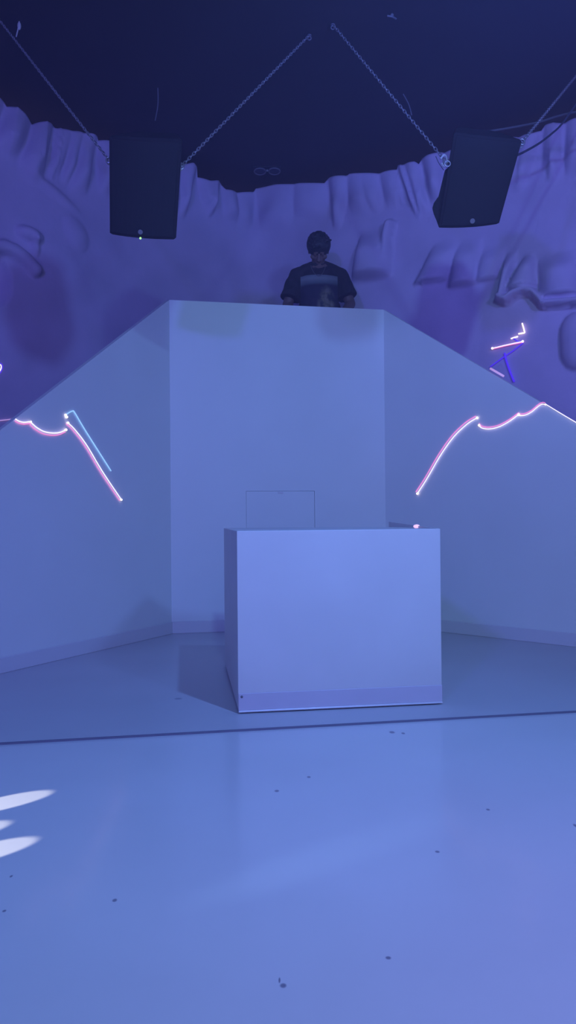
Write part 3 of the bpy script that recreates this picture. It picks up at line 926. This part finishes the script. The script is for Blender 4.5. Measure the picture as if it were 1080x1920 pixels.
for s in (-1, 1):
    capsule(bm, W(s * .09, 0, .88), W(s * .10, -.01, .48), .098, .075)
    capsule(bm, W(s * .10, -.01, .48), W(s * .105, .02, .10), .075, .062)
ball(bm, W(0, 0, .88), 1, 20, (.175, .125, .10))
link('trousers', fused(bm, .012, 4), M['pants'], dj, True)
for s in (-1, 1):
    bm = bmesh.new()
    capsule(bm, W(s * .105, .04, .045), W(s * .118, -.13, .040), .045, .040); capsule(bm, W(s * .105, .03, .05), W(s * .106, .03, .10), .046, .05)
    link('shoe', fused(bm, .008, 2), M['shoe'], dj, True)

# ------------------------------------------------------------------ lights
def spot(name, loc, tgt, power, col, angle, blend=1.0, r=.1):
    l = bpy.data.lights.new(name, 'SPOT'); l.energy = power; l.color = col
    l.spot_size = math.radians(angle); l.spot_blend = blend; l.shadow_soft_size = r
    o = bpy.data.objects.new(name, l); COL.objects.link(o)
    o.location = loc
    o.rotation_euler = (Vector(tgt) - Vector(loc)).to_track_quat('-Z', 'Y').to_euler()
    return o
LIGHTS = [
    # name, place, aim, power, colour, cone, blend, radius
    ('cross_wash_right', (.5, -1.5, 3.73), (1.5, 6.0, 1.45), 520, (.185, .395, .84), 60, 1.0, .12),
    ('cross_wash_left', (3.4, -1.5, 3.73), (-1.7, 5.8, 2.0), 600, (.138, .26, .88), 54, 1.0, .24),
    ('left_wash', (-1.7, -2.0, 3.2), (.0, 6.5, 2.4), 500, (.105, .11, 1), 90, 1.0, .14),
    ('right_wash', (2.6, -1.0, 3.3), (3.0, 5.4, 3.0), 620, (.17, .18, 1), 50, 1.0, .25),  # unseen fill, added to brighten the plaster at far right
    ('overhead_wash', (1.0, 1.7, 3.75), (.3, 1.9, 0), 350, (.143, .315, 1), 110, 1.0, .05),
    ('near_floor_wash', (-.6, .5, 3.8), (-.1, 1.3, 0), 40, (.1, .9, .7), 80, 1.0, .25),  # unseen fill, added to lift the nearest floor
    ('violet_floor_wash', (1.7, .4, 2.2), (.8, 1.2, 0), 60, (.65, .32, 1), 70, 1.0, .3),
    ('ceiling_glow', (1.5, 2.4, 2.6), (.75, 4.5, 4.05), 200, (.1, .2, 1), 60, 1.0, .1),
]
for a_ in LIGHTS: spot(*a_)
t = on_floor(600, 1610, -STEP)
spot('grazing_beam', t + Vector((-2.2, -1.65, .55)), t, 110, (.3, .5, 1), 4.2, 1.0, .02)
# narrow beams from a moving head out of view at the left
for i, (px, py) in enumerate(((0, 1507), (-94, 1570), (-48, 1604))):
    t = on_floor(px, py, -STEP)
    spot('beam_spot', t + Vector((-1.9, -1.6, .95)), t, 800, (.95, .88, .84), 2.6, .35, .004)

w = bpy.data.worlds.new('world'); SC.world = w; w.use_nodes = True
w.node_tree.nodes['Background'].inputs['Color'].default_value = (.58, .46, 1.25, 1)
w.node_tree.nodes['Background'].inputs['Strength'].default_value = .78  # added ambient fill, entering by the open back of the room

# ------------------------------------------------------- club haze in the air
hm = bpy.data.materials.new('club_haze'); hm.use_nodes = True
nt = hm.node_tree; nt.nodes.remove(nt.nodes['Principled BSDF'])
vs_ = nt.nodes.new('ShaderNodeVolumeScatter'); vs_.inputs['Density'].default_value = .019; vs_.inputs['Color'].default_value = (.74, .58, 1, 1)
nt.links.new(vs_.outputs['Volume'], nt.nodes['Material Output'].inputs['Volume'])
bm = bmesh.new(); box(bm, (0, 2.6, 2), (13, 14.4, 5.2))
tag(obj('haze', bm, hm), 'thin blue haze filling the whole dance room', 'haze', kind='stuff')
